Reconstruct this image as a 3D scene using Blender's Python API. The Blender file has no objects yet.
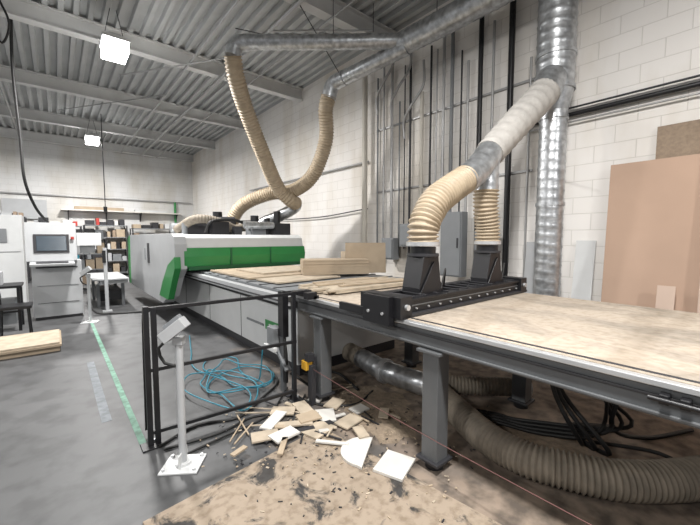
import bpy, bmesh, math, random
from mathutils import Vector, Matrix, Euler
random.seed(7)
S=bpy.context.scene
# ---------------------------------------------------------------- materials
def mat(name,col,rough=.6,metal=0.,var=.12,scale=6.,bump=.0,bscale=60.,col2=None,emit=None,estr=0):
    m=bpy.data.materials.new(name); m.use_nodes=True
    nt=m.node_tree; b=nt.nodes['Principled BSDF']
    b.inputs['Roughness'].default_value=rough; b.inputs['Metallic'].default_value=metal
    c=(*col,1); d=(*(col2 or tuple(x*(1-var) for x in col)),1)
    tc=nt.nodes.new('ShaderNodeTexCoord'); n=nt.nodes.new('ShaderNodeTexNoise')
    n.inputs['Scale'].default_value=scale; n.inputs['Detail'].default_value=5
    nt.links.new(tc.outputs['Object'],n.inputs['Vector'])
    r=nt.nodes.new('ShaderNodeValToRGB'); r.color_ramp.elements[0].position=.35; r.color_ramp.elements[1].position=.65
    r.color_ramp.elements[0].color=d; r.color_ramp.elements[1].color=c
    nt.links.new(n.outputs['Fac'],r.inputs['Fac']); nt.links.new(r.outputs['Color'],b.inputs['Base Color'])
    if bump:
        n2=nt.nodes.new('ShaderNodeTexNoise'); n2.inputs['Scale'].default_value=bscale
        nt.links.new(tc.outputs['Object'],n2.inputs['Vector'])
        bp=nt.nodes.new('ShaderNodeBump'); bp.inputs['Strength'].default_value=bump; bp.inputs['Distance'].default_value=.01
        nt.links.new(n2.outputs['Fac'],bp.inputs['Height']); nt.links.new(bp.outputs['Normal'],b.inputs['Normal'])
    if emit:
        b.inputs['Emission Color'].default_value=(*emit,1); b.inputs['Emission Strength'].default_value=estr
    return m
M={}
M['steel_gray']=mat('steel_gray_paint',(.105,.11,.115),.45)
M['dark']=mat('dark_gray',(.028,.028,.032),.5)
M['black']=mat('black_paint',(.009,.009,.011),.42)
M['rubber']=mat('black_rubber',(.012,.012,.012),.6)
M['white']=mat('white_paint',(.62,.63,.63),.45,var=.05)
M['lgray']=mat('light_gray_paint',(.43,.44,.45),.45,var=.06)
M['mgray']=mat('mid_gray_paint',(.20,.21,.22),.5,var=.06)
M['green']=mat('green_paint',(.03,.23,.06),.35,var=.08)
M['dgreen']=mat('dark_green_paint',(.012,.10,.035),.35,var=.08)
M['galv']=mat('galvanised',(.62,.64,.66),.36,.82,var=.4,scale=14)
M['alu']=mat('aluminium',(.6,.61,.62),.4,.6,var=.1)
M['flex']=mat('beige_flex_hose',(.44,.355,.25),.55,var=.22,scale=10)
M['flexg']=mat('dusty_flex_hose',(.25,.215,.17),.75,var=.3,scale=12)
M['fabric']=mat('wrapped_duct',(.47,.45,.42),.7,var=.15,scale=12,bump=.5,bscale=30)
M['mdf']=mat('mdf_board',(.42,.335,.24),.8,var=.14,scale=5,bump=.2)
M['ply']=mat('plywood',(.50,.42,.32),.75,var=.25,scale=8)
M['wscrap']=mat('white_laminate',(.64,.62,.58),.6,var=.08)
M['card']=mat('brown_sheet',(.48,.335,.25),.85,var=.06,scale=2)
M['card2']=mat('brown_sheet_light',(.56,.43,.35),.85,var=.06,scale=2)
M['pboard']=mat('particle_board',(.31,.235,.17),.85,var=.2,scale=30)
M['blue']=mat('blue_air_hose',(.02,.20,.28),.4)
M['tape']=mat('green_tape',(.20,.38,.29),.7,var=.5,scale=18)
M['tapew']=mat('worn_tape',(.24,.26,.28),.8,var=.4,scale=12)
M['yellow']=mat('yellow_plastic',(.6,.33,.03),.5)
M['red']=mat('red_plastic',(.4,.04,.03),.5)
M['cord']=mat('dull_red_cord',(.14,.06,.055),.7)
M['screen']=mat('monitor_screen',(.05,.07,.09),.2)
M['cream']=mat('cream_pipe',(.55,.52,.46),.5,var=.08)
M['cond']=mat('conduit',(.42,.42,.42),.4,.4)
M['beam']=mat('beam_white_paint',(.64,.64,.63),.6,var=.1,scale=3)
M['deck']=mat('deck_paint',(.47,.48,.48),.6,var=.12,scale=2)
M['lamp']=mat('lamp_lens',(1,1,1),.5,emit=(1,1,.98),estr=18)
M['dust']=mat('sawdust',(.30,.235,.17),.95,var=.35,scale=20,bump=.6)

def blockwall(name,uaxis,c1,c2,mort):
    m=bpy.data.materials.new(name); m.use_nodes=True; nt=m.node_tree; b=nt.nodes['Principled BSDF']
    b.inputs['Roughness'].default_value=.7
    tc=nt.nodes.new('ShaderNodeTexCoord'); sp=nt.nodes.new('ShaderNodeSeparateXYZ'); cb=nt.nodes.new('ShaderNodeCombineXYZ')
    nt.links.new(tc.outputs['Object'],sp.inputs[0]); nt.links.new(sp.outputs[uaxis],cb.inputs[0]); nt.links.new(sp.outputs['Z'],cb.inputs[1])
    br=nt.nodes.new('ShaderNodeTexBrick'); br.inputs['Scale'].default_value=1; br.inputs['Brick Width'].default_value=.4
    br.inputs['Row Height'].default_value=.2; br.inputs['Mortar Size'].default_value=.005; br.inputs['Mortar Smooth'].default_value=.5
    br.inputs['Color1'].default_value=(*c1,1); br.inputs['Color2'].default_value=(*c2,1); br.inputs['Mortar'].default_value=(*mort,1)
    nt.links.new(cb.outputs[0],br.inputs['Vector'])
    mp=nt.nodes.new('ShaderNodeMapping'); mp.inputs['Scale'].default_value=(1,1,.35); nt.links.new(tc.outputs['Object'],mp.inputs[0])
    n=nt.nodes.new('ShaderNodeTexNoise'); n.inputs['Scale'].default_value=1.3; n.inputs['Detail'].default_value=8
    nt.links.new(mp.outputs[0],n.inputs['Vector'])
    r=nt.nodes.new('ShaderNodeValToRGB'); r.color_ramp.elements[0].position=.35; r.color_ramp.elements[1].position=.55
    r.color_ramp.elements[0].color=(.86,.83,.78,1); r.color_ramp.elements[1].color=(1,1,1,1)
    nt.links.new(n.outputs['Fac'],r.inputs['Fac'])
    mx=nt.nodes.new('ShaderNodeMix'); mx.data_type='RGBA'; mx.blend_type='MULTIPLY'; mx.inputs['Factor'].default_value=1
    nt.links.new(br.outputs['Color'],mx.inputs['A']); nt.links.new(r.outputs['Color'],mx.inputs['B'])
    nt.links.new(mx.outputs['Result'],b.inputs['Base Color'])
    bp=nt.nodes.new('ShaderNodeBump'); bp.inputs['Strength'].default_value=.5; bp.inputs['Distance'].default_value=.008; bp.invert=True
    nt.links.new(br.outputs['Fac'],bp.inputs['Height']); nt.links.new(bp.outputs['Normal'],b.inputs['Normal'])
    return m
M['wallR']=blockwall('painted_block_right','Y',(.80,.775,.745),(.78,.755,.725),(.65,.625,.59))
M['wallB']=blockwall('painted_block_back','X',(.66,.66,.655),(.64,.64,.635),(.53,.53,.52))

def floormat():
    m=bpy.data.materials.new('concrete_floor'); m.use_nodes=True; nt=m.node_tree; b=nt.nodes['Principled BSDF']
    tc=nt.nodes.new('ShaderNodeTexCoord')
    def noise(s,d=6):
        n=nt.nodes.new('ShaderNodeTexNoise'); n.inputs['Scale'].default_value=s; n.inputs['Detail'].default_value=d
        nt.links.new(tc.outputs['Object'],n.inputs['Vector']); return n
    def ramp(src,p0,c0,p1,c1):
        r=nt.nodes.new('ShaderNodeValToRGB'); r.color_ramp.elements[0].position=p0; r.color_ramp.elements[1].position=p1
        r.color_ramp.elements[0].color=(*c0,1); r.color_ramp.elements[1].color=(*c1,1)
        nt.links.new(src,r.inputs['Fac']); return r
    g=ramp(noise(.9,10).outputs['Fac'],.3,(.062,.063,.065),.7,(.104,.105,.108))
    sp=ramp(noise(4.5,12).outputs['Fac'],.36,(.62,.62,.62),.54,(1,1,1))
    mul=nt.nodes.new('ShaderNodeMix'); mul.data_type='RGBA'; mul.blend_type='MULTIPLY'; mul.inputs['Factor'].default_value=1
    nt.links.new(g.outputs['Color'],mul.inputs['A']); nt.links.new(sp.outputs['Color'],mul.inputs['B'])
    br=ramp(noise(8,10).outputs['Fac'],.34,(.10,.08,.064),.60,(.255,.20,.155))
    s=nt.nodes.new('ShaderNodeSeparateXYZ'); nt.links.new(tc.outputs['Object'],s.inputs[0])
    n3=noise(2.8,10)
    a=nt.nodes.new('ShaderNodeMath'); a.operation='MULTIPLY_ADD'; a.inputs[1].default_value=2.2
    nt.links.new(n3.outputs['Fac'],a.inputs[0]); nt.links.new(s.outputs['X'],a.inputs[2])
    a2=nt.nodes.new('ShaderNodeMath'); a2.operation='MULTIPLY_ADD'; a2.inputs[1].default_value=-.28
    nt.links.new(s.outputs['Y'],a2.inputs[0]); nt.links.new(a.outputs[0],a2.inputs[2])
    mr=nt.nodes.new('ShaderNodeMapRange'); mr.inputs['From Min'].default_value=1.65; mr.inputs['From Max'].default_value=2.6
    nt.links.new(a2.outputs[0],mr.inputs['Value'])
    mx=nt.nodes.new('ShaderNodeMix'); mx.data_type='RGBA'
    nt.links.new(mr.outputs['Result'],mx.inputs['Factor']); nt.links.new(mul.outputs['Result'],mx.inputs['A']); nt.links.new(br.outputs['Color'],mx.inputs['B'])
    nt.links.new(mx.outputs['Result'],b.inputs['Base Color'])
    rr=nt.nodes.new('ShaderNodeMapRange'); rr.inputs['To Min'].default_value=.52; rr.inputs['To Max'].default_value=.9
    nt.links.new(mr.outputs['Result'],rr.inputs['Value']); nt.links.new(rr.outputs['Result'],b.inputs['Roughness'])
    return m
M['floor']=floormat()
def stained(name,c,dark,scale,p0,p1,vx=1,vy=1,fine=None,wave=False):
    m=bpy.data.materials.new(name); m.use_nodes=True; nt=m.node_tree; b=nt.nodes['Principled BSDF']; b.inputs['Roughness'].default_value=.85
    tc=nt.nodes.new('ShaderNodeTexCoord'); mp=nt.nodes.new('ShaderNodeMapping'); mp.inputs['Scale'].default_value=(vx,vy,1)
    nt.links.new(tc.outputs['Object'],mp.inputs[0])
    n=nt.nodes.new('ShaderNodeTexNoise'); n.inputs['Scale'].default_value=scale; n.inputs['Detail'].default_value=10; n.inputs['Roughness'].default_value=.65; n.inputs['Distortion'].default_value=.6
    nt.links.new(mp.outputs[0],n.inputs['Vector'])
    r=nt.nodes.new('ShaderNodeValToRGB'); r.color_ramp.elements[0].position=p0; r.color_ramp.elements[1].position=p1
    r.color_ramp.elements[0].color=(*dark,1); r.color_ramp.elements[1].color=(*c,1)
    nt.links.new(n.outputs['Fac'],r.inputs['Fac'])
    n2=nt.nodes.new('ShaderNodeTexNoise'); n2.inputs['Scale'].default_value=22; n2.inputs['Detail'].default_value=8
    nt.links.new(tc.outputs['Object'],n2.inputs['Vector'])
    r2=nt.nodes.new('ShaderNodeValToRGB'); r2.color_ramp.elements[0].position=.33; r2.color_ramp.elements[1].position=.55
    r2.color_ramp.elements[0].color=(*(fine or (.75,.73,.7)),1); r2.color_ramp.elements[1].color=(1,1,1,1)
    nt.links.new(n2.outputs['Fac'],r2.inputs['Fac'])
    mx=nt.nodes.new('ShaderNodeMix'); mx.data_type='RGBA'; mx.blend_type='MULTIPLY'; mx.inputs['Factor'].default_value=1
    nt.links.new(r.outputs['Color'],mx.inputs['A']); nt.links.new(r2.outputs['Color'],mx.inputs['B'])
    out=mx.outputs['Result']
    if wave:
        wv=nt.nodes.new('ShaderNodeTexWave'); wv.wave_type='RINGS'; wv.inputs['Scale'].default_value=.8; wv.inputs['Distortion'].default_value=6; wv.inputs['Detail'].default_value=2; wv.inputs['Detail Scale'].default_value=.6
        mp2=nt.nodes.new('ShaderNodeMapping'); mp2.inputs['Scale'].default_value=(1,.5,0); mp2.inputs['Location'].default_value=(-2.6,-.2,0); nt.links.new(tc.outputs['Object'],mp2.inputs[0]); nt.links.new(mp2.outputs[0],wv.inputs['Vector'])
        r3=nt.nodes.new('ShaderNodeValToRGB'); r3.color_ramp.elements[0].position=.0; r3.color_ramp.elements[1].position=.12
        r3.color_ramp.elements[0].color=(.86,.845,.82,1); r3.color_ramp.elements[1].color=(1,1,1,1); nt.links.new(wv.outputs['Fac'],r3.inputs['Fac'])
        m2=nt.nodes.new('ShaderNodeMix'); m2.data_type='RGBA'; m2.blend_type='MULTIPLY'; m2.inputs['Factor'].default_value=1
        nt.links.new(out,m2.inputs['A']); nt.links.new(r3.outputs['Color'],m2.inputs['B']); out=m2.outputs['Result']
    nt.links.new(out,b.inputs['Base Color'])
    return m
M['sheet']=stained('stained_mdf',(.31,.25,.19),(.045,.042,.04),4.2,.40,.47,fine=(.70,.67,.63))
M['spoil']=stained('dusty_spoilboard',(.44,.375,.305),(.30,.26,.215),2.2,.36,.54,1.6,.7,fine=(.82,.8,.77),wave=True)

# ---------------------------------------------------------------- mesh builder
def catmull(P,step):
    P=[Vector(p) for p in P]
    if len(P)==2: 
        n=max(1,int((P[1]-P[0]).length/step)); return [P[0].lerp(P[1],i/n) for i in range(n+1)]
    Q=[2*P[0]-P[1]]+P+[2*P[-1]-P[-2]]; out=[]
    for i in range(1,len(Q)-2):
        a,b,c,d=Q[i-1:i+3]; n=max(1,int(round((c-b).length/step)))
        for k in range(n):
            t=k/n; out.append(.5*((2*b)+(c-a)*t+(2*a-5*b+4*c-d)*t*t+(3*b-a-3*c+d)*t**3))
    out.append(P[-1]); return out
class B:
    def __init__(s,name): s.n=name; s.v=[]; s.f=[]; s.mi=[]; s.sm=[]; s.mats=[]
    def add(s,vs,fs,m,smooth=False):
        o=len(s.v); s.v+= [tuple(v) for v in vs]
        if m not in s.mats: s.mats.append(m)
        k=s.mats.index(m)
        for f in fs: s.f.append([i+o for i in f]); s.mi.append(k); s.sm.append(smooth)
    def box(s,c,d,m,rx=0,ry=0,rz=0):
        R=Euler((math.radians(rx),math.radians(ry),math.radians(rz))).to_matrix(); c=Vector(c)
        vs=[c+R@Vector((x*d[0]/2,y*d[1]/2,z*d[2]/2)) for z in(-1,1) for y in(-1,1) for x in(-1,1)]
        s.add(vs,[(0,1,3,2),(4,6,7,5),(0,4,5,1),(2,3,7,6),(0,2,6,4),(1,5,7,3)],m)
    def bx(s,x0,x1,y0,y1,z0,z1,m): s.box(((x0+x1)/2,(y0+y1)/2,(z0+z1)/2),(x1-x0,y1-y0,z1-z0),m)
    def prism(s,poly,axis,a0,a1,m):
        def P(p,a):
            if axis=='x': return (a,p[0],p[1])
            if axis=='y': return (p[0],a,p[1])
            return (p[0],p[1],a)
        n=len(poly); vs=[P(p,a0) for p in poly]+[P(p,a1) for p in poly]
        s.add(vs,[tuple(range(n)),tuple(range(2*n-1,n-1,-1))]+[(i,(i+1)%n,n+(i+1)%n,n+i) for i in range(n)],m)
    def cyl(s,p0,p1,r,m,r2=None,seg=18):
        s.tube([p0,p1],r,m,rf=(lambda t:r+( (r2 if r2 is not None else r)-r)*t),seg=seg,step=99)
    def tube(s,pts,r,m,kind='plain',seg=14,step=None,rf=None,pitch=.045,amp=.08,cap=True):
        if step is None: step={'plain':.06,'corr':pitch/4,'spiral':.02}[kind]
        Q=catmull(pts,step); n=len(Q); L=0; ds=[0]
        for i in range(1,n): L+=(Q[i]-Q[i-1]).length; ds.append(L)
        T=[(Q[min(i+1,n-1)]-Q[max(i-1,0)]).normalized() for i in range(n)]
        u=T[0].orthogonal().normalized(); vs=[]; fs=[]
        for i in range(n):
            u=(u-T[i]*u.dot(T[i])).normalized(); w=T[i].cross(u)
            rr=rf(ds[i]/L) if rf else r
            for k in range(seg):
                a=2*math.pi*k/seg; q=rr
                if kind=='corr': q=rr*(1+amp*math.cos(2*math.pi*ds[i]/pitch))
                elif kind=='spiral':
                    ph=(ds[i]/.11 + k/seg)%1; q=rr*(1+(.035 if ph<.2 else 0))
                vs.append(Q[i]+(u*math.cos(a)+w*math.sin(a))*q)
        for i in range(n-1):
            for k in range(seg):
                a=i*seg+k; b=i*seg+(k+1)%seg; fs.append((a,b,b+seg,a+seg))
        s.add(vs,fs,m,True)
        if cap: 
            s.add(vs[:seg],[tuple(range(seg))],m); s.add(vs[-seg:],[tuple(range(seg))],m)
    def done(s,bevel=0):
        me=bpy.data.meshes.new(s.n); me.from_pydata(s.v,[],s.f); me.update()
        for m in s.mats: me.materials.append(M[m])
        for i,p in enumerate(me.polygons): p.material_index=s.mi[i]; p.use_smooth=s.sm[i]
        bm=bmesh.new(); bm.from_mesh(me); bmesh.ops.recalc_face_normals(bm,faces=bm.faces); bm.to_mesh(me); bm.free()
        o=bpy.data.objects.new(s.n,me); S.collection.objects.link(o)
        if bevel:
            md=o.modifiers.new('bevel','BEVEL'); md.width=bevel; md.segments=2; md.limit_method='ANGLE'; md.angle_limit=math.radians(50)
        return o

WX=5.0; BY=17.4; CZ=5.3
# ---------------------------------------------------------------- room
b=B('floor'); b.bx(-9,WX+.2,-6,BY+.2,-.1,0,'floor'); b.done()
b=B('wall_right'); b.bx(WX,WX+.2,-6,BY+.2,0,CZ+.3,'wallR'); b.done()
b=B('wall_back'); b.bx(-9,WX,BY,BY+.2,0,CZ+.3,'wallB'); b.done()
# corrugated steel deck
b=B('ceiling')
vs=[];fs=[];x=-9;prof=[]
while x<WX+.1:
    prof+=[(x,CZ),(x+.07,CZ),(x+.09,CZ+.07),(x+.18,CZ+.07)]; x+=.2
for (px,pz) in prof: vs+=[(px,-6,pz),(px,BY+.2,pz)]
for i in range(len(prof)-1): fs.append((2*i,2*i+1,2*i+3,2*i+2))
b.add(vs,fs,'deck'); b.bx(-9,WX+.2,-6,BY+.2,CZ+.1,CZ+.2,'deck'); b.done()
for i,y in enumerate([-1.7,1.5,4.7,7.9,11.1,14.3,17.2]):
    b=B('ceiling_beam')
    b.bx(-9,WX,y-.09,y+.09,CZ-.02,CZ,'beam'); b.bx(-9,WX,y-.012,y+.012,CZ-.28,CZ-.02,'beam'); b.bx(-9,WX,y-.09,y+.09,CZ-.30,CZ-.28,'beam'); b.done()
b=B('ceiling_conduit_run')
for (x,z,r) in[(2.2,4.97,.02),(2.9,4.96,.035),(-.8,4.97,.02),(3.5,4.97,.015)]: b.tube([(x,-2,z),(x,17.2,z)],r,'cond',step=99,seg=8)
for (x0,y0,x1,y1) in [(1.2,9,2.9,6.5),(2.9,5.5,4.2,4.4),(.2,12.5,2.2,9.5)]: b.tube([(x0,y0,4.94),(x1,y1,4.94)],.015,'cond',step=99,seg=8)
b.done()
# ---------------------------------------------------------------- lights
lamps=[(.9,7.2,370),(1.05,14.2,360),(.95,.3,290),(-5,7.3,330),(-5,.3,300),(-5,14,330),(.95,-4.5,300)]
for (x,y,e) in lamps:
    b=B('high_bay_light')
    b.bx(x-.19,x+.19,y-.26,y+.26,4.72,4.78,'white'); b.bx(x-.17,x+.17,y-.24,y+.24,4.54,4.72,'lamp')
    b.bx(x-.08,x+.08,y-.12,y+.12,4.78,4.86,'lgray')
    for dx in(-.15,.15): b.tube([(x+dx,y,4.78),(x+dx*.3,y,CZ-.01)],.006,'dark',seg=6,step=99)
    b.done(.005)
    l=bpy.data.lights.new('high_bay_lamp','AREA'); l.shape='RECTANGLE'; l.size=.34; l.size_y=.48; l.energy=e; l.color=(1,.98,.955)
    o=bpy.data.objects.new('high_bay_lamp',l); o.location=(x,y,4.53); S.collection.objects.link(o)
w=bpy.data.worlds.new('world'); S.world=w; w.use_nodes=True
w.node_tree.nodes['Background'].inputs[0].default_value=(.96,.97,1,1); w.node_tree.nodes['Background'].inputs[1].default_value=.32

# ---------------------------------------------------------------- outfeed table
b=B('outfeed_conveyor_table')
FX=1.80; KX=3.6; Y0=-1.7; Y1=2.95
b.bx(FX,FX+.07,Y0,Y1,.79,.93,'steel_gray'); b.bx(FX-.02,FX+.02,Y0,Y1,.918,.945,'alu')
b.bx(FX-.015,FX,Y0,Y1,.80,.815,'steel_gray'); b.bx(KX-.07,KX,Y0,Y1,.79,.93,'steel_gray')
b.bx(FX-.01,FX,Y0,Y1,.87,.885,'dark'); b.bx(FX+.04,FX+.06,Y0,Y1,.945,.954,'dark')
for y in(Y0,-.3,1.2,2.5,Y1-.08): b.bx(FX+.07,KX-.07,y,y+.08,.80,.90,'steel_gray')
b.bx(FX+.02,KX,Y0,Y1,.93,.95,'spoil')
for y in(2.6,1.34,-.9):
    for x in(FX+.05,3.12):
        b.bx(x-.06,x+.06,y-.06,y+.06,.06,.79,'steel_gray'); b.bx(x-.09,x+.09,y-.09,y+.09,.77,.79,'steel_gray')
        b.bx(x-.085,x+.085,y-.085,y+.085,.05,.07,'dark'); b.cyl((x,y,0),(x,y,.055),.06,'black',seg=20)
for y in(.10,.16,.22): b.bx(FX-.045,FX,y-.012,y+.02,.86,.90,'black'); 
b.cyl((FX-.05,.05,.88),(FX-.05,.27,.88),.01,'black',seg=8)
b.done(.004)

# bridge with dust hoods
b=B('dust_extraction_bridge')
BYc=1.75
b.bx(1.76,3.66,BYc-.16,BYc-.11,.97,1.06,'black'); b.bx(1.76,3.66,BYc+.10,BYc+.15,.97,1.07,'black')
b.bx(1.76,3.66,BYc-.18,BYc-.08,1.06,1.075,'black'); b.bx(1.76,3.66,BYc+.09,BYc+.17,1.065,1.085,'black')
b.bx(1.76,3.66,BYc-.20,BYc-.16,.955,.975,'dark'); b.bx(1.78,3.64,BYc-.1635,BYc-.1605,1.02,1.03,'mgray')
b.bx(1.9,3.5,BYc-.1,BYc+.1,.99,1.02,'dark')
for x in(1.80,3.58): 
    b.bx(x-.06,x+.06,BYc-.2,BYc+.2,.952,1.1,'black'); b.cyl((x,BYc-.22,1.03),(x,BYc+.22,1.03),.02,'alu')
for i in range(12):
    x=1.95+i*.14; b.cyl((x,BYc-.172,1.0),(x,BYc-.155,1.0),.007,'alu',seg=8)
    b.bx(x-.012,x+.012,BYc-.14,BYc+.12,1.075,1.084,'dark')
for hx in(2.21,3.2):
    b.prism([(hx-.13,1.03),(hx+.15,1.03),(hx+.14,1.10),(hx+.10,1.36),(hx-.08,1.36),(hx-.13,1.12)],'y',BYc-.085,BYc+.085,'black')
    b.prism([(hx-.17,1.03),(hx+.18,1.03),(hx+.03,1.32)],'y',BYc-.10,BYc-.09,'black')
    b.prism([(hx-.17,1.03),(hx+.18,1.03),(hx+.03,1.32)],'y',BYc+.09,BYc+.10,'black')
    b.cyl((hx+.01,BYc,1.35),(hx+.01,BYc,1.43),.1,'black',seg=24); b.cyl((hx+.01,BYc,1.36),(hx+.01,BYc,1.38),.125,'dark',seg=24)
    b.tube([(hx+.12,BYc-.1,1.1),(hx+.2,BYc-.08,1.25),(hx+.3,BYc,1.1)],.008,'rubber',seg=6)
b.bx(1.70,1.76,1.62,1.88,.90,1.10,'black'); b.bx(1.73,1.76,1.9,2.2,.93,.99,'black')
for y in(1.68,1.82): b.cyl((1.692,y,.98),(1.70,y,.98),.011,'alu',seg=10)
b.done(.003)

# flexible drop hoses + wye + riser
b=B('dust_riser_duct')
b.tube([(4.55,1.7,3.2),(4.55,1.7,4.98)],.2,'galv','spiral',seg=26)
b.tube([(4.55,1.7,.25),(4.55,1.7,3.0)],.145,'galv','spiral',seg=24)
b.cyl((4.55,1.7,2.98),(4.55,1.7,3.22),.148,'galv',r2=.202,seg=26)
for z in(3.22,3.6,4.4,2.9,1.9): b.cyl((4.55,1.7,z-.02),(4.55,1.7,z+.02),.215 if z>3 else .158,'galv',seg=26)
b.cyl((4.55,1.7,.0),(4.55,1.7,.26),.16,'galv')
for z in(2.2,4.1): b.bx(4.55,4.99,1.69,1.71,z,z+.03,'cond')
b.tube([(2.78,1.75,2.0),(3.0,1.75,2.13),(3.22,1.75,2.32)],.125,'galv','spiral',seg=22)
b.tube([(3.16,1.75,1.95),(3.17,1.75,2.25),(3.25,1.75,2.36)],.11,'galv','spiral',seg=22)
b.tube([(3.2,1.75,2.30),(3.7,1.74,2.68),(4.1,1.72,2.98),(4.3,1.71,3.14)],.15,'fabric',rf=lambda t:.135+.03*t+.005*math.sin(t*60),step=.012,seg=22)
b.cyl((4.28,1.71,3.12),(4.56,1.70,3.42),.17,'galv',seg=24)
b.done()
b=B('flexible_extraction_hose')
b.tube([(2.22,1.75,1.44),(2.23,1.75,1.6),(2.36,1.75,1.78),(2.56,1.75,1.9),(2.8,1.75,2.02)],.115,'flex','corr',seg=22,pitch=.034,amp=.12)
b.cyl((2.22,1.75,1.44),(2.22,1.75,1.47),.13,'alu',seg=22); b.done()
b=B('flexible_extraction_hose')
b.tube([(3.21,1.75,1.44),(3.2,1.75,1.6),(3.16,1.75,1.8),(3.16,1.75,1.95)],.108,'flex','corr',seg=22,pitch=.034,amp=.12)
b.cyl((3.21,1.75,1.44),(3.21,1.75,1.47),.125,'alu',seg=22); b.done()

# overhead ducts
b=B('overhead_spiral_duct')
b.tube([(4.35,-2,4.62),(4.35,2.4,4.55),(4.25,3.8,4.5)],.17,'galv','spiral',seg=22)
b.tube([(4.25,3.75,4.52),(3.4,4.45,4.5),(2.6,5.12,4.5),(2.38,5.32,4.5)],.11,'galv','spiral',seg=20)
b.tube([(2.40,5.30,4.5),(2.26,5.42,4.46),(2.22,5.46,4.3)],.12,'galv',seg=20,step=.04)
b.tube([(4.25,3.7,4.42),(4.1,4.3,4.34),(3.97,4.9,4.28)],.12,'galv','spiral',seg=20)
b.tube([(3.97,4.88,4.28),(3.9,5.12,4.22),(3.86,5.2,4.0)],.13,'galv',seg=20,step=.04)
for t in (.2,.5,.8): 
    p=Vector((4.25,3.75,4.52)).lerp(Vector((2.38,5.32,4.5)),t); q=Vector((-.766,.643,0))*.02; b.cyl(p-q,p+q,.122,'galv',seg=20)
for (x,y) in[(4.35,1.0),(4.3,3.2),(3.4,4.45),(4.1,4.3)]: b.tube([(x,y,4.6),(x,y,5.28)],.006,'dark',seg=6,step=99)
b.tube([(3.0,4.78,4.5),(2.5,6,5.05)],.008,'dark',seg=6,step=99); b.tube([(3.9,4.9,4.3),(2.9,4.7,5.05)],.008,'dark',seg=6,step=99)
b.done()
b=B('hanging_flex_hose')
b.tube([(2.22,5.46,4.3),(2.3,5.55,4.05),(2.54,5.78,3.7),(2.96,6.03,3.08),(3.38,6.24,2.5),(3.62,6.22,2.28),(3.85,6.3,2.2)],.13,'flex','corr',seg=20,pitch=.05,amp=.10)
b.tube([(3.83,6.29,2.2),(3.86,6.45,2.12),(3.7,6.7,1.98),(3.45,6.9,1.85),(3.3,7.0,1.72)],.12,'galv','spiral',seg=18); b.done()
b=B('hanging_flex_hose')
b.tube([(3.86,5.2,4.02),(3.84,5.26,3.8),(3.95,5.42,3.3),(3.9,5.78,2.72),(3.72,6.25,2.45),(3.45,6.7,2.42),(3.05,7.1,2.2),(2.9,7.3,1.9),(2.88,7.3,1.6)],.13,'flex','corr',seg=20,pitch=.05,amp=.10); b.done()

# ---------------------------------------------------------------- CNC router machine
b=B('cnc_router_machine')
b.bx(1.95,3.5,3.2,10.2,.12,.80,'white')
b.bx(1.97,3.48,3.2,10.2,0,.12,'dark')
b.bx(1.93,1.95,3.25,10.1,.72,.80,'dark')  # dark strip painted in as the shadow under the overhanging table edge
for y in(4.7,6.0,7.4,8.8): b.bx(1.945,1.952,y,y+.01,.12,.72,'dark')
b.bx(1.94,1.955,3.45,3.95,.38,.50,'green'); b.bx(1.94,1.955,4.0,4.5,.40,.43,'mgray'); b.bx(1.938,1.945,3.55,3.85,.42,.46,'white')
b.bx(1.72,1.80,3.0,10.2,.83,.92,'lgray'); b.bx(1.80,3.7,3.0,10.2,.80,.92,'steel_gray')
b.bx(1.70,1.72,3.0,10.2,.86,.875,'dark')
b.bx(1.82,3.68,2.97,6.3,.92,.95,'mgray')
for y in [3.1+.35*i for i in range(9)]: b.bx(1.80,3.7,y,y+.02,.948,.958,'dark')
# cabin over the gantry
b.prism([(6.0,1.02),(6.0,1.36),(6.04,1.5),(6.14,1.56),(9.6,1.56),(9.8,1.45),(9.8,1.0)],'x',1.58,3.80,'white')
b.prism([(5.985,1.02),(5.95,1.2),(5.985,1.34),(6.1,1.34),(6.1,1.02)],'x',1.56,3.82,'green')
b.bx(1.62,3.8,5.96,6.02,.975,1.04,'dgreen')
# left side skirt, wraps round the gantry end
b.prism([(5.98,1.0),(5.97,1.40),(6.02,1.52),(6.14,1.575),(10.2,1.575),(10.45,1.50),(10.5,1.3),(10.5,.40),(10.3,.34),(6.9,.34),(6.5,.5),(6.2,.84)],'x',1.42,1.60,'lgray')
b.prism([(10.25,1.56),(10.52,1.48),(10.53,.38),(10.33,.36)],'x',1.405,1.5,'green')
b.prism([(5.96,1.20),(5.94,1.02),(6.15,.80),(6.45,.46),(7.1,.46),(6.8,.75),(6.4,1.05)],'x',1.405,1.5,'green')
b.bx(1.412,1.43,7.9,8.1,1.0,1.4,'dark'); b.bx(1.412,1.43,8.3,8.38,1.05,1.3,'mgray')
b.bx(2.3,2.33,5.94,5.96,1.04,1.34,'dgreen'); b.bx(3.05,3.07,5.94,5.96,1.04,1.34,'dgreen')
# machinery on the roof
b.bx(1.9,2.3,7.0,7.5,1.55,1.75,'dark'); b.bx(2.35,2.8,6.9,7.4,1.55,1.82,'black'); b.bx(3.4,3.75,6.4,6.8,1.55,1.80,'dark')
b.cyl((2.0,7.1,1.8),(2.8,7.0,1.82),.11,'dark'); b.cyl((2.5,7.1,1.8),(2.5,7.1,2.02),.09,'black'); b.cyl((3.1,6.7,1.55),(3.1,6.7,1.95),.08,'black')
b.bx(2.95,3.25,6.5,6.8,1.55,1.7,'mgray'); b.cyl((1.75,7.6,1.70),(2.4,7.6,1.72),.10,'galv'); b.cyl((1.85,7.0,1.55),(1.85,7.0,1.78),.05,'mgray')
b.cyl((3.55,6.6,1.8),(3.55,6.6,2.05),.07,'black'); b.cyl((3.3,6.55,1.55),(3.3,6.55,1.9),.06,'black'); b.bx(2.6,2.75,6.5,6.65,1.55,1.72,'dark')
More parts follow.
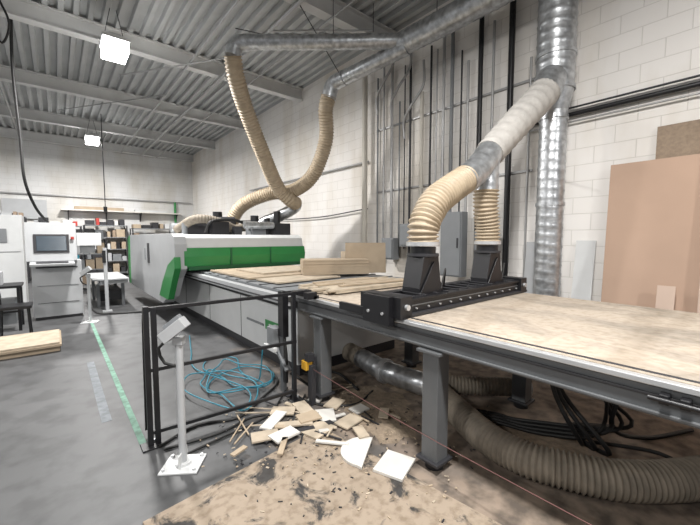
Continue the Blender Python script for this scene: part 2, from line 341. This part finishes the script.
b.cyl((2.75,6.4,1.75),(3.35,6.4,1.75),.07,'galv'); b.bx(2.2,2.5,6.5,6.7,1.55,1.8,'black'); b.bx(3.65,3.78,6.9,7.1,1.55,2.0,'dark')
b.done(.006)
b=B('machine_roof_hose')
b.tube([(1.8,7.3,1.66),(2.0,6.8,1.85),(2.4,6.7,1.80),(2.7,6.75,1.68),(3.0,7.0,1.72),(3.3,7.0,1.68)],.08,'flexg','corr',seg=16); b.done()
b=B('cable_chain')
b.tube([(2.1,6.6,1.6),(2.2,6.55,1.80),(2.6,6.55,1.84),(2.9,6.6,1.75),(3.0,6.65,1.6)],.028,'rubber','corr',seg=10); b.done()
# boards on machine
b=B('mdf_sheet_stack')
b.bx(1.9,3.4,4.3,5.8,.96,.985,'mdf'); b.box((2.45,3.95,.972),(1.0,.5,.02),'ply',rz=4); b.box((2.75,5.0,.998),(1.1,.9,.022),'ply',rz=2); b.done(.002)
b=B('mdf_offcut_block')
for i in range(10): b.box((3.12+random.uniform(-.008,.008),4.08+random.uniform(-.008,.008),.996+i*.021),(.95,.40,.0205),'mdf',rz=-27)
b.box((3.60,3.92,1.20),(.62,.02,.46),'mdf',rz=-32,rx=-6); b.box((3.50,4.0,1.14),(.5,.02,.32),'ply',rz=-30,rx=-6)
b.done(.002)
b=B('plywood_strip_stack')
for i in range(14):
    b.box((2.6+random.uniform(-.1,.1),2.66+.085*(i%7)+random.uniform(-.01,.01),.972+.02*(i//7)),(1.2+random.uniform(-.2,.15),.07,.018),'ply',rz=random.uniform(-3,2))
for i in range(5): b.box((2.7+random.uniform(-.2,.2),2.75+.1*i,1.012),(.9+random.uniform(-.3,.15),.07,.016),'mdf',rz=random.uniform(-6,5))
b.done(.001)
b=B('sensor_bracket')
b.bx(1.72,1.78,2.55,2.94,.96,.99,'black'); b.bx(1.62,1.68,2.92,3.02,.55,.99,'black'); b.bx(1.66,1.76,2.55,2.62,.96,1.02,'black'); b.bx(1.64,1.80,2.70,2.78,.99,1.02,'black')
b.bx(1.64,1.78,2.93,2.97,.96,.99,'black')
b.bx(1.58,1.68,3.03,3.18,.45,.62,'mgray'); b.bx(1.56,1.60,3.0,3.22,.40,.44,'white'); b.tube([(1.65,2.98,.6),(1.64,2.9,.4),(1.66,2.93,.1)],.012,'rubber',seg=8)
b.box((1.64,2.98,.34),(.06,.3,.03),'mgray',rx=40); b.bx(1.63,1.67,2.95,3.01,0,.55,'steel_gray')
b.done(.003)
b=B('valve_box'); b.bx(1.68,1.75,2.62,2.70,.30,.38,'yellow'); b.bx(1.69,1.76,2.60,2.66,.38,.45,'dark'); b.bx(1.75,1.78,2.6,2.70,.0,.42,'dark'); b.done(.003)

# guard fence
b=B('safety_guard_frame')
A=Vector((.46,2.78,0)); C=Vector((1.64,2.72,0)); D=(C-A)
for t in(0,.04,.98): 
    p=A+D*t; b.box((p.x,p.y,.51),(.035,.035,1.02 if t!=.04 else 1.0),'black',rz=-3)
for z in(1.0,.56,.10): 
    p=A+D*.5; b.box((p.x,p.y,z),(D.length,.026,.026),'black',rz=math.degrees(math.atan2(D.y,D.x)))
for t in (0,1): 
    p=A+D*t; b.box((p.x,p.y,.006),(.12,.12,.012),'black'); b.cyl((p.x+.03,p.y+.035,0.01),(p.x+.03,p.y+.035,.03),.01,'alu',seg=8)
b.tube([(A.x,A.y,1.0),(.46,2.9,.9),(.46,2.95,.05)],.008,'rubber',seg=6)
b.done(.002)
def post(x,y,rz,nm='light_curtain_post'):
    b=B(nm)
    R=Matrix.Rotation(math.radians(rz),3,'Z')
    b.box((x,y,.006),(.24,.20,.012),'white',rz=rz)
    b.cyl((x,y,.01),(x,y,.86),.024,'lgray',seg=20); b.cyl((x,y,.012),(x,y,.03),.05,'white')
    for sx in(-1,1):
        for sy in(-1,1):
            p=R@Vector((sx*.095,sy*.075,0)); b.cyl((x+p.x,y+p.y,.012),(x+p.x,y+p.y,.028),.011,'alu',seg=8)
    b.box((x,y,.055),(.008,.14,.09),'white',rz=rz)
    b.box((x-.03,y-.02,.92),(.17,.09,.07),'lgray',ry=-38,rz=rz); b.box((x-.02,y+.02,.95),(.12,.05,.06),'mgray',ry=-38,rz=rz)
    b.box((x,y,.84),(.06,.06,.05),'lgray',rz=rz)
    b.tube([(x-.03,y+.03,.86),(x-.11,y+.05,.80),(x-.08,y+.03,.70),(x-.03,y,.68)],.01,'rubber',seg=8)
    b.done(.003)
post(.58,2.41,-35); post(.41,7.7,-20)

# cord
b=B('safety_pull_cord')
b.tube([(1.71,2.56,.33),(1.71,1.2,.27),(1.72,-1.2,.27)],.0025,'cord',seg=6,step=.3); b.bx(1.69,1.73,2.54,2.59,0,.36,'dark'); b.bx(1.70,1.74,-1.24,-1.2,0,.36,'dark'); b.done()

# ---------------------------------------------------------------- floor ducting & hoses
b=B('floor_extraction_hose')
b.tube([(2.60,1.86,.12),(2.5,1.72,.12),(2.38,1.48,.115),(2.24,1.2,.115),(2.2,.98,.115),(2.24,.78,.115),(2.42,.47,.115),(2.8,.18,.115),(3.3,-.05,.115),(3.9,-.2,.115)],.102,'flexg','corr',seg=22,pitch=.03,amp=.09); b.done()
b=B('floor_metal_duct')
b.tube([(2.9,4.6,.13),(2.74,3.68,.13),(2.62,2.9,.13)],.10,'flexg','corr',seg=18,pitch=.04)
b.tube([(2.62,2.92,.13),(2.55,2.45,.13),(2.60,1.9,.13)],.105,'galv','spiral',seg=20)
b.cyl((2.55,2.5,.13),(2.55,2.44,.13),.125,'alu'); b.cyl((2.60,1.95,.13),(2.60,1.88,.13),.12,'alu')
b.tube([(2.6,2.1,.13),(2.85,1.75,.13),(3.2,1.42,.13)],.08,'flexg','corr',seg=18,pitch=.03); 
b.cyl((3.2,1.42,.13),(3.28,1.35,.13),.09,'galv')
b.done()
b=B('power_cable_bundle')
for i in range(4):
    o=i*.05
    b.tube([(3.3+o,.9,.78),(3.2,.75+o,.4),(2.9+o,.7-o,.12+.02*i),(2.75,1.0+o,.03+.015*i),(2.62+o,1.4,.025),(2.45+o,1.75,.02)],.014,'rubber',seg=8)
b.tube([(2.9,.75,.03),(3.1,.4,.03),(3.0,.1,.03),(3.6,-.3,.03)],.014,'rubber',seg=8)
b.tube([(3.3,.8,.78),(3.1,.62,.5),(3.0,.65,.15),(3.3,.5,.02),(3.7,.3,.02)],.016,'rubber',seg=8)
for i in range(3): b.tube([(2.75+.06*i,1.0,.79),(2.6+.05*i,.9,.45),(2.7,.75-.08*i,.1),(3.0,.85+.05*i,.03),(3.3,.7,.02)],.016,'rubber',seg=8)
b.done()
b=B('blue_air_hose')
pts=[(1.55,3.22,.4),(1.54,3.24,.2),(1.52,3.3,.03)]
rs=random.Random(21)
for i in range(40):
    a=i*.78; r=.27+.11*math.sin(i*.9)+rs.uniform(-.10,.10)
    pts.append((1.32+r*1.0*math.cos(a)+.15*math.sin(i*.31),3.54+r*1.6*math.sin(a)+.2*math.cos(i*.23),.012+.0012*i))
pts+=[(1.15,4.1,.02),(1.3,4.8,.012),(1.5,5.6,.012)]
b.tube(pts,.0065,'blue',seg=7,step=.04); b.done()
b=B('black_floor_cable')
b.tube([(.5,2.72,.012),(.8,2.85,.012),(1.1,2.75,.012),(1.4,2.95,.012),(1.7,3.2,.012),(1.8,3.6,.012)],.012,'rubber',seg=8)
b.tube([(.52,2.66,.012),(.9,2.62,.012),(1.2,2.68,.012),(1.5,2.55,.012),(1.75,2.75,.012)],.01,'rubber',seg=8)
b.tube([(.62,2.5,.012),(.9,2.55,.012),(1.3,2.62,.012),(1.55,2.85,.012),(1.7,3.0,.012)],.009,'rubber',seg=8)
b.tube([(1.68,2.9,.2),(1.9,2.7,.02),(2.1,2.9,.02),(2.0,3.3,.02),(2.3,3.0,.02),(2.2,2.5,.02)],.013,'rubber',seg=8)
b.tube([(1.6,2.9,.012),(1.75,2.5,.012),(2.0,2.3,.012),(2.3,2.4,.012)],.012,'rubber',seg=8)
b.done()

# ---------------------------------------------------------------- floor sheet and scraps
b=B('mdf_floor_sheet'); b.box((1.06,.92,.006),(1.27,2.40,.011),'sheet',rz=7); b.done()
b=B('wood_scrap_pile')
def scrap(x,y,l,w,rz,m='ply',z=None,t=.012,tilt=0): b.box((x,y,(z if z is not None else .014+t/2)+abs(math.sin(math.radians(tilt)))*l*.5),(l,w,t),m,rz=rz,ry=tilt)
scrap(1.63,1.49,.24,.20,20,'wscrap',t=.016); 
n=14; b.prism([(1.58+.17*math.cos(math.pi*i/n+.5),1.72+.17*math.sin(math.pi*i/n+.5)) for i in range(n+1)]+[(1.44,1.60)],'z',.014,.03,'wscrap')
for k,(x,y,l,w_,r,m) in enumerate([(1.49,2.16,.22,.17,15,'ply'),(1.13,2.33,.20,.13,-20,'ply'),(1.28,2.48,.28,.10,35,'wscrap'),(1.66,2.30,.20,.16,60,'wscrap'),(1.38,2.34,.3,.07,-30,'ply'),(1.24,2.24,.2,.13,5,'wscrap'),
    (1.75,2.10,.20,.14,10,'ply'),(1.58,2.52,.22,.12,80,'ply'),(1.16,2.12,.2,.04,50,'mdf'),(1.85,2.42,.18,.13,25,'ply'),(1.46,1.94,.24,.03,-50,'wscrap'),(.90,2.26,.12,.04,20,'mdf'),(1.95,2.2,.14,.12,0,'wscrap'),(2.05,2.0,.16,.08,40,'ply'),(1.52,2.34,.18,.14,-12,'mdf'),(1.80,2.62,.17,.12,30,'wscrap'),(1.42,2.58,.2,.13,-40,'ply'),(1.70,1.90,.15,.08,70,'ply')]):
    scrap(x,y,l,w_,r,m,z=.022+.009*(k%3))
rs=random.Random(3)
for i in range(14):
    x=rs.gauss(1.5,.28); y=rs.gauss(2.35,.25)
    if x<.85 or x>2.3 or y<1.7 or y>3.0: continue
    scrap(x,y,rs.uniform(.05,.14),rs.uniform(.02,.05),rs.uniform(0,180),rs.choice(['ply','ply','wscrap','mdf','dark','dark']),tilt=rs.choice([0,0,0,6,-7]),z=.018+rs.uniform(0,.012),t=.009)
for i in range(20):
    x=rs.uniform(1.0,2.2); y=rs.uniform(1.8,3.0); scrap(x,y,rs.uniform(.12,.36),rs.uniform(.008,.016),rs.uniform(0,180),rs.choice(['ply','ply','mdf','dark']),z=.02+rs.uniform(0,.01),t=.008)
for i in range(420):
    x=rs.gauss(1.6,.5); y=rs.gauss(2.0,.5)
    if y<1.0 or x<.6: continue
    scrap(x,y,rs.uniform(.006,.028),rs.uniform(.004,.012),rs.uniform(0,180),rs.choice(['ply','dark','mdf','dark','dark','mdf']),t=.004,z=.0145)
b.done()
b=B('sawdust_drift')
rs=random.Random(5)
for (cx,cy,r) in[(2.15,2.2,.35),(1.95,1.85,.2),(2.9,2.3,.4),(2.6,.9,.3)]:
    n=24; vs=[(cx,cy,.02)]+[(cx+r*.5*math.cos(2*math.pi*i/n),cy+r*.5*math.sin(2*math.pi*i/n),.013+rs.uniform(-.005,.006)) for i in range(n)]+[(cx+r*rs.uniform(.75,1.2)*math.cos(2*math.pi*i/n),cy+r*rs.uniform(.75,1.2)*math.sin(2*math.pi*i/n),.001) for i in range(n)]
    fs=[(0,1+i,1+(i+1)%n) for i in range(n)]+[(1+i,1+n+i,1+n+(i+1)%n,1+(i+1)%n) for i in range(n)]
    b.add(vs,fs,'dust',True)
b.done()
b=B('green_floor_tape'); b.bx(.40,.445,2.85,7.6,.0,.003,'tape'); b.done()
b=B('worn_floor_tape'); b.bx(.22,.29,3.4,5.2,.0,.002,'tapew'); b.done()
b=B('wood_pallet_stack')
for k in range(3): b.bx(-1.5,-.02,6.0+.05*k+.3*k,6.12+.3*k,.0,.07,'mdf')
b.bx(-1.5,0,5.95,6.85,.07,.10,'mdf'); b.bx(-1.5,-.02,5.97,6.83,.10,.125,'ply'); b.done(.002)

# ---------------------------------------------------------------- wall services
b=B('conduit_bank')
def vc(y,z0,z1,r,m,off=.03): b.tube([(WX-off-r,y,z0),(WX-off-r,y,z1)],r,m,seg=10,step=99)
vc(5.31,.1,4.9,.055,'cream',.1); vc(5.05,1.0,4.6,.018,'mgray'); vc(4.88,1.0,4.9,.02,'cond')
vc(4.66,1.1,4.7,.028,'cond'); vc(4.48,1.1,4.0,.015,'mgray'); vc(4.36,1.3,4.6,.012,'dark'); vc(4.22,.9,4.9,.022,'dark')
vc(3.95,.8,4.0,.035,'cream'); vc(3.78,1.9,4.7,.018,'dark'); vc(3.66,1.9,4.6,.014,'cond'); vc(3.52,1.9,4.9,.025,'cond'); vc(3.36,1.9,4.9,.03,'mgray')
vc(3.2,1.9,4.4,.014,'dark'); vc(3.08,1.0,4.2,.02,'cond'); vc(2.87,.3,4.9,.035,'black'); vc(2.68,.6,4.6,.02,'cond'); vc(2.41,.2,4.95,.04,'black'); vc(2.15,.8,3.9,.016,'cond')
for (y,z,y2) in[(4.66,4.0,4.2),(4.35,3.6,3.9),(5.05,4.2,4.6)]:
    b.tube([(4.94,y,z-.3),(4.9,y-.02,z),(4.85,(y+y2)/2,z+.2),(4.9,y2,z+.5),(4.9,y2,z+.9)],.022,'cond',seg=8)
for z in(2.4,3.6): b.bx(WX-.03,WX-.002,2.1,5.1,z,z+.03,'cond')
for (z,r,m,ya) in[(3.02,.028,'black',2.4),(2.93,.012,'cond',2.4),(3.10,.012,'dark',2.4)]: b.tube([(WX-.06,ya,z),(WX-.06,-5,z)],r,m,seg=8,step=99)
b.tube([(WX-.06,5.3,3.05),(WX-.06,11,3.05)],.02,'cond',seg=8,step=99)
b.tube([(WX-.08,5.3,2.1),(WX-.08,7.5,2.0),(WX-.08,12,2.1)],.012,'dark',seg=8,step=.3)
b.done()
b=B('electrical_panel')
b.bx(4.70,4.86,2.98,3.36,.9,1.90,'mgray'); b.bx(4.685,4.70,3.0,3.34,.92,1.88,'mgray'); b.bx(4.67,4.685,3.03,3.05,1.35,1.5,'dark'); b.done(.004)
b=B('disconnect_switch_box')
b.bx(4.72,4.86,2.60,2.78,1.25,1.6,'mgray'); b.bx(4.70,4.72,2.62,2.76,1.28,1.57,'mgray'); b.bx(4.67,4.70,2.63,2.65,1.35,1.5,'dark'); b.done(.004)
b=B('disconnect_switch_box')
b.bx(4.72,4.86,3.9,4.25,1.35,1.75,'mgray'); b.bx(4.70,4.72,3.92,4.23,1.38,1.72,'mgray'); b.bx(4.66,4.70,3.94,3.97,1.45,1.6,'red'); b.done(.004)
b=B('disconnect_switch_box')
b.bx(4.72,4.86,4.40,4.7,1.1,1.5,'mgray'); b.bx(4.70,4.72,4.42,4.68,1.13,1.47,'mgray'); b.done(.004)

def lean(name,y0,y1,h,xb,m,t=.018,xt=4.97):
    b=B(name)
    b.prism([(xb,0),(xb+t,0),(xt,h),(xt-t,h)],'y',y0,y1,m); b.done(.002)
lean('brown_panel_sheet',.32,1.2,2.33,4.72,'card',.03,4.93)
lean('brown_panel_sheet',-.9,.40,2.42,4.6,'card2',.03,4.88)
lean('particle_board_sheet',.45,.82,2.68,4.85,'pboard',.018,4.98)
lean('white_board_sheet',1.32,1.53,1.47,4.75,'white',.015,4.97)
lean('gray_board_sheet',1.89,2.10,1.45,4.75,'lgray',.015,4.90)
lean('kraft_paper_offcut',.56,.70,1.02,4.52,'card2',.01,4.68)

# ---------------------------------------------------------------- left / back area
b=B('cnc_control_console')
b.bx(-.36,.36,8.45,9.0,.05,1.08,'lgray'); b.bx(-.34,.34,8.47,8.98,0,.05,'dark')
b.prism([(8.38,1.08),(8.48,1.78),(8.95,1.78),(8.95,1.08)],'x',-.42,.30,'lgray')
b.box((-.06,8.42,1.40),(.50,.02,.34),'dark',rx=-8); b.box((-.06,8.405,1.40),(.42,.01,.27),'screen',rx=-8)
b.box((-.06,8.28,1.04),(.62,.26,.04),'lgray',rx=8); b.box((-.06,8.26,1.065),(.45,.15,.015),'dark',rx=8)
b.box((.24,8.41,1.5),(.05,.03,.05),'red'); b.bx(-.3,.3,8.44,8.45,.95,.97,'dark'); b.bx(-.3,.3,8.44,8.45,.3,.31,'dark'); b.bx(-.3,.3,8.44,8.45,.62,.63,'mgray')
b.bx(.31,.7,8.6,8.9,1.35,1.6,'white'); b.bx(.36,.6,8.7,8.8,1.2,1.35,'lgray')
b.done(.008)
b=B('console_drop_cable')
b.tube([(-.4,8.25,5.25),(-.42,8.2,4.3),(-.38,8.15,3.2),(-.36,8.15,2.5),(-.25,8.4,2.05),(-.1,8.7,1.79)],.022,'rubber',seg=8)
b.tube([(-.55,7.6,5.2),(-.62,7.7,4.8),(-.50,7.75,4.5),(-.40,7.7,4.8),(-.5,7.6,5.1)],.016,'rubber',seg=8); b.done()
b=B('black_floor_cable'); b.tube([(.0,8.9,.3),(.42,8.6,.5),(.5,8.3,.1),(.8,8.2,.02),(1.4,8.0,.02)],.018,'rubber',seg=8); b.done()
b=B('hanging_lamp_cord'); b.tube([(1.2,13.0,5.2),(1.2,13.0,2.4)],.012,'dark',seg=6,step=99); b.cyl((1.2,13,2.3),(1.2,13,2.45),.05,'black'); b.done()
b=B('black_workbench')
b.bx(-1.6,-.46,7.7,8.3,.70,.74,'black')
for x in(-1.55,-.5):
    for y in(7.74,8.25): b.bx(x-.02,x+.02,y-.02,y+.02,0,.70,'black')
b.bx(-1.6,-.46,7.75,7.78,.3,.33,'black'); b.bx(-1.1,-.7,7.9,8.2,.74,.95,'lgray'); b.bx(-.95,-.55,7.85,8.2,.1,.5,'mgray'); b.done(.003)
b=B('black_stool_chair')
cx,cy=-.52,7.25
b.box((cx,cy,.47),(.40,.38,.05),'black'); b.box((cx-.18,cy,.74),(.03,.36,.30),'black',ry=-6)
for sx in(-1,1):
    for sy in(-1,1): b.cyl((cx+sx*.17,cy+sy*.16,0),(cx+sx*.15,cy+sy*.14,.46),.012,'black',seg=8)
for sy in(-1,1): b.cyl((cx-.16,cy+sy*.15,.46),(cx-.18,cy+sy*.15,.85),.012,'black',seg=8)
b.done(.01)
b=B('white_storage_cabinet')
b.bx(-1.5,-.55,10.5,11.2,0,2.0,'white'); b.bx(-1.03,-1.02,10.49,10.5,.1,1.95,'dark'); b.bx(-1.45,-.6,10.485,10.5,1.2,1.21,'mgray'); b.bx(-1.2,-.8,10.48,10.5,1.4,1.7,'mgray'); b.done(.004)
rs=random.Random(11)
def shelf(x0,x1,y0,y1,h,nl):
    b=B('storage_shelving')
    for x in(x0,x1):
        for y in(y0,y1): b.bx(x-.02,x+.02,y-.02,y+.02,0,h,'dark')
    for k in range(nl):
        z=.12+k*(h-.15)/(nl-1); b.bx(x0,x1,y0,y1,z,z+.03,'mgray')
        if k==nl-1: hh=.3
        else: hh=(h-.15)/(nl-1)-.08
        x=x0+.04
        while x<x1-.15:
            w=rs.uniform(.1,.32); w=min(w,x1-.03-x); t=rs.uniform(.4,.95)*hh
            b.bx(x,x+w-.02,y0+.05,y1-.05,z+.03,z+.03+t,rs.choice(['white','dark','mdf','lgray','lgray','black','wscrap','blue','mgray','dark','dark','pboard','red'])); x+=w+rs.uniform(0,.06)
    b.done()
shelf(-.6,.75,16.5,17.1,1.95,5); shelf(.85,2.2,16.5,17.1,2.0,5); shelf(2.4,3.9,16.5,17.1,1.9,4); shelf(-2.4,-.75,15.8,16.4,2.2,5); shelf(.35,1.15,12.6,13.1,1.5,4)
b=B('wall_mounted_rack'); b.bx(.2,4.4,17.0,17.38,2.55,2.60,'wscrap'); b.bx(.6,2.2,17.05,17.3,2.60,2.72,'mdf'); b.bx(2.6,3.8,17.05,17.3,2.60,2.68,'white')
for x in(.4,1.6,2.8,4.2): b.prism([(17.0,2.55),(17.38,2.55),(17.38,2.2)],'x',x,x+.03,'dark')
b.done()
b=B('back_wall_pipe'); b.tube([(-4,17.33,3.1),(4.9,17.33,3.1)],.03,'cond',seg=8,step=99); b.bx(-1.4,-.2,17.3,17.38,2.2,2.9,'lgray'); b.tube([(4.2,17.3,3.1),(4.2,17.3,.2)],.05,'green',seg=8,step=99); b.done()
b=B('low_loading_table')
b.bx(.75,1.22,9.2,10.6,.50,.60,'white'); b.bx(.55,1.2,9.0,10.8,.60,.63,'lgray')
for y in(9.2,10.5):
    for x in(.65,1.1): b.bx(x-.03,x+.03,y-.03,y+.03,0,.5,'steel_gray')
b.bx(.65,1.1,9.3,10.4,.12,.35,'black'); b.done(.004)
b=B('white_barrier_post'); b.bx(.72,.78,8.6,8.66,0,1.3,'lgray'); b.bx(.67,.83,8.55,8.71,0,.02,'lgray'); b.bx(.70,.76,8.58,8.60,1.0,1.25,'black'); b.done()

# ---------------------------------------------------------------- camera
c=bpy.data.cameras.new('camera'); c.lens=18; c.sensor_width=36; c.clip_end=100
o=bpy.data.objects.new('camera',c); o.location=(0,0,1.5); o.rotation_euler=(math.radians(86),0,math.radians(-40)); S.collection.objects.link(o); S.camera=o
S.view_settings.view_transform='Standard'
S.view_settings.look='None'
